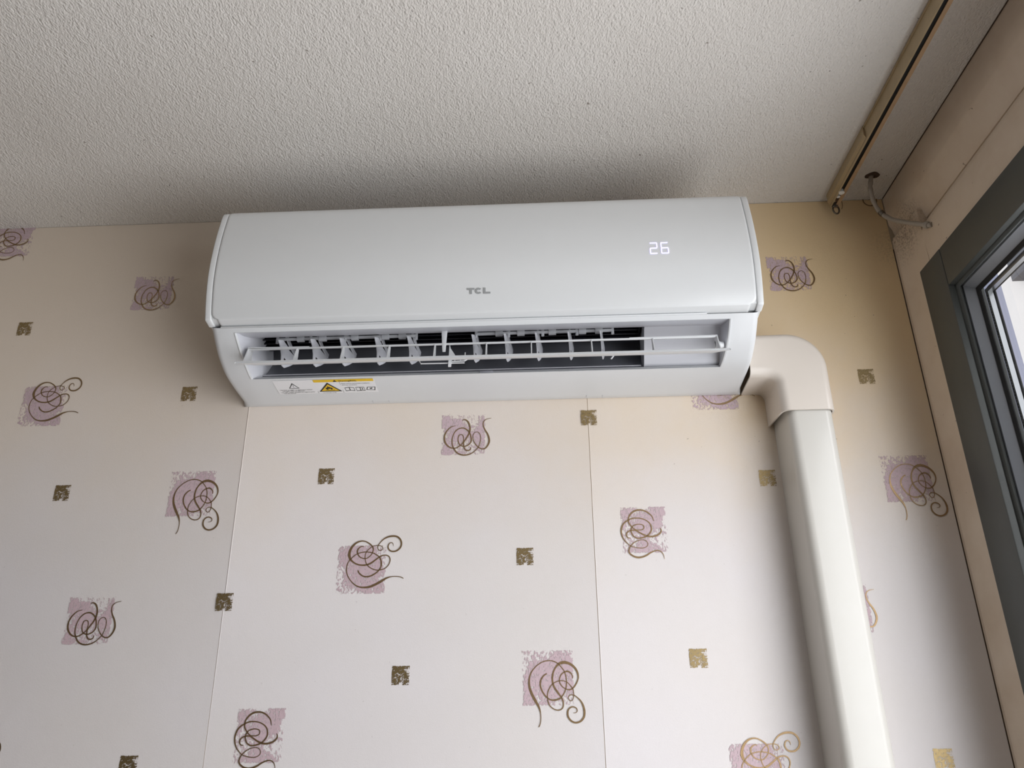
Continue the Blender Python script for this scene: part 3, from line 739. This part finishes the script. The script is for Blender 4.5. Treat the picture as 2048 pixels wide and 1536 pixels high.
def ftri(name, mat, cx_, w, s0, s1, lift):
    mb = MB(); N = 6
    rows = []
    for i in range(N + 1):
        t = max(.02, i / N); s = s0 + (s1 - s0) * t; rows.append([fb(lift)(cx_ - w / 2 * t, s), fb(lift)(cx_ + w / 2 * t, s)])
    mb.grid(rows); return mb.build(name, mat, sticker, smooth=0, recalc=False)
ftri('warning_triangle', MT['black'], .1420, .0350, .20, .86, .0002); ftri('warning_triangle', MT['yellow'], .1420, .0275, .31, .80, .0003)
ftri('band_triangle', MT['black'], .1545, .0060, .03, .15, .0004)
ftri('caution_triangle', MT['black'], .0895, .0160, .18, .56, .0002); ftri('caution_triangle', MT['sticker'], .0895, .0122, .255, .52, .0003)
mk = MB(); flat(mk, [(.0890, .32), (.0900, .32), (.0897, .44), (.0893, .44)], fb(.0004)); flat(mk, [(.0891, .46), (.0899, .46), (.0899, .49), (.0891, .49)], fb(.0004)); mk.build('caution_triangle', MT['black'], sticker, smooth=0, recalc=False)
fl = MB(); flame = [(.1375, .70), (.1360, .62), (.1372, .55), (.1390, .58), (.1392, .50), (.1415, .44), (.1412, .52), (.1430, .50), (.1440, .56), (.1455, .55), (.1470, .63), (.1455, .70), (.1440, .72), (.1442, .66), (.1428, .62), (.1418, .66), (.1408, .62), (.1396, .67), (.1400, .72)]
flat(fl, flame, fb(.0004)); flat(fl, [(.1350, .735), (.1490, .735), (.1490, .755), (.1350, .755)], fb(.0004)); fl.build('flame_mark', MT['black'], sticker, smooth=0, recalc=False)
for x in (.1222, .1605):
    ln = MB(); flat(ln, [(x, .0 if x < .13 else .17), (x + .0005, .0 if x < .13 else .17), (x + .0005, .98), (x, .98)], fb(.0002))
    ln.build('divider_line', MT['greyprint'], sticker, smooth=0, recalc=False)
def outline(mb, pts, w=.0006, lift=.0003):
    n_ = len(pts); c0 = (sum(p[0] for p in pts) / n_, sum(p[1] for p in pts) / n_)
    ins = [(p[0] + (c0[0] - p[0]) * .16, p[1] + (c0[1] - p[1]) * .22) for p in pts]
    for i in range(n_):
        j = (i + 1) % n_; flat(mb, [pts[i], pts[j], ins[j], ins[i]], fb(lift))
ic = MB()
outline(ic, [(.1650, .60), (.1720, .56), (.1720, .82), (.1650, .86)]); outline(ic, [(.1720, .56), (.1790, .60), (.1790, .86), (.1720, .82)])
outline(ic, [(.1815, .58), (.1880, .58), (.1880, .86), (.1815, .86)]); outline(ic, [(.1880, .58), (.1945, .58), (.1945, .86), (.1880, .86)])
flat(ic, [(.1905, .66), (.1918, .66), (.1918, .78), (.1905, .78)], fb(.0003))
outline(ic, [(.1990, .58), (.2115, .58), (.2095, .84), (.1965, .80)]); flat(ic, [(.2020, .68), (.2060, .64), (.2065, .70), (.2030, .74)], fb(.0003))
ic.build('manual_pictogram', MT['black'], sticker, smooth=0, recalc=False)
def text(name, body, x, s, size, mat, squeeze=1.0):
    cu = bpy.data.curves.new(name, 'FONT'); cu.body = body; cu.size = 1.0; cu.fill_mode = 'FRONT'; cu.resolution_u = 2; cu.offset = .006
    to = bpy.data.objects.new(name, cu); COL.objects.link(to)
    bpy.context.view_layer.update()
    me = bpy.data.meshes.new_from_object(to.evaluated_get(bpy.context.evaluated_depsgraph_get()))
    bpy.data.objects.remove(to); bpy.data.curves.remove(cu)
    mb = MB(); f = fb(.00045)
    mb.v = [f(x + v.co.x * size * squeeze, s - v.co.y * size / .0395) for v in me.vertices]
    mb.f = [tuple(p.vertices) for p in me.polygons]
    bpy.data.meshes.remove(me)
    return mb.build(name, mat, sticker, smooth=0, recalc=False)
text('printed_text', 'Warning(R32)', .1595, .145, .0050, MT['black'], .95)
text('printed_text', '\u2022 DO NOT ATTEMPT TO MANUALLY ADJUST', .0655, .70, .0029, MT['black'], .86)
text('printed_text', 'THE DIRECTION OF AIRFLOW', .0690, .78, .0029, MT['black'], .86)
text('printed_text', '\u2022 DO NOT INSERT FINGERS OR OBJECTS INTO', .0655, .88, .0029, MT['black'], .86)
text('printed_text', 'THE AIR OUTLET', .0690, .96, .0029, MT['black'], .86)
text('printed_text', 'CAUTION: RISK OF FIRE', .1290, .965, .0024, MT['black'], .80)
text('printed_text', 'Please read the manual before installation,', .1625, .32, .0028, MT['black'], .90)
text('printed_text', 'servicing, maintenance.', .1625, .42, .0028, MT['black'], .90)
# clip notches on the rear bottom edge
for x in (.1985, .2235, .5284, .5527):
    MB().box(x - .0005, x + .0005, -.0145, -.0045, z_at(.0145) - .0008, z_at(.0045) + .0005).build('clip_notch', MT['abs_in'], ac, smooth=0)

# ================================================================== PIPE TRUNKING
TX0, TX1, TD = .8085, .8790, .066
def sect(w0, w1, depth, r=.013, taper=.003, n=6):
    """open U section in (x, d), from wall on the left round to wall on the right"""
    P = [(w0, 0)]
    l0, l1 = w0 + taper, w1 - taper
    for i in range(n + 1):
        a = PI - i * (PI / 2) / n; P.append((l0 + r + r * math.cos(a), depth - r + r * math.sin(a)))
    for i in range(n + 1):
        a = PI / 2 - i * (PI / 2) / n; P.append((l1 - r + r * math.cos(a), depth - r + r * math.sin(a)))
    P.append((w1, 0)); return P
tr = tag(empty('pipe_trunking', ((TX0 + TX1) / 2, 0, 0.05)), 'tall ivory plastic pipe trunking running down the wallpaper beside the window', 'trunking')
sc_ = sect(TX0, TX1, TD)
mb = MB(); mb.grid([[(x, -d - .0005, z) for x, d in sc_] for z in (.05, 1.0, 1.8, 2.112)])
mb.build('cover', MT['trunk'], tr, smooth=40)
MB().box(TX0 + .0015, TX1 - .0015, -.004, -.0012, .05, 2.11).build('base_plate', MT['trunk'], tr, smooth=0)
el = tag(empty('trunking_elbow', (.80, 0, 2.094)), 'ivory plastic elbow joining the trunking to the air conditioner', 'elbow')
# U section swept along +X, then turned down; wide outer and tight inner bend
DE = .0705; XI, XO, ZI, ZO, RI, RO = .8000, .8820, 2.1470, 2.2215, .012, .058
path = [((x, ZI), (x, ZO)) for x in (.7655, .772, .778, XI - RI - .002)]
for i in range(15):
    a = PI / 2 - i * (PI / 2) / 14; c_, s_ = math.cos(a), math.sin(a)
    path.append(((XI - RI + RI * c_, ZI - RI + RI * s_), (XO - RO + RO * c_, ZO - RO + RO * s_)))
for z in (2.118, 2.0945): path.append(((XI, z), (XO, z)))
def elbow_rows(grow):
    rows = []
    for p, q_ in path:
        p, q_ = Vector(p), Vector(q_); c = (p + q_) / 2; hw = (q_ - p).length / 2; nn = (q_ - p).normalized(); hw -= grow
        rows.append([(c.x + nn.x * u, -d - .0006, c.y + nn.y * u) for u, d in sect(-hw, hw, DE - grow, .013, .003)])
    return rows
outer = elbow_rows(0); inner_ = elbow_rows(.0022)
mb = MB(); mb.grid([inner_[0]] + outer + [inner_[-1]] + list(reversed(inner_)))
mb.build('elbow_cover', MT['elbow'], el, smooth=45)

print('objects', len(bpy.data.objects))
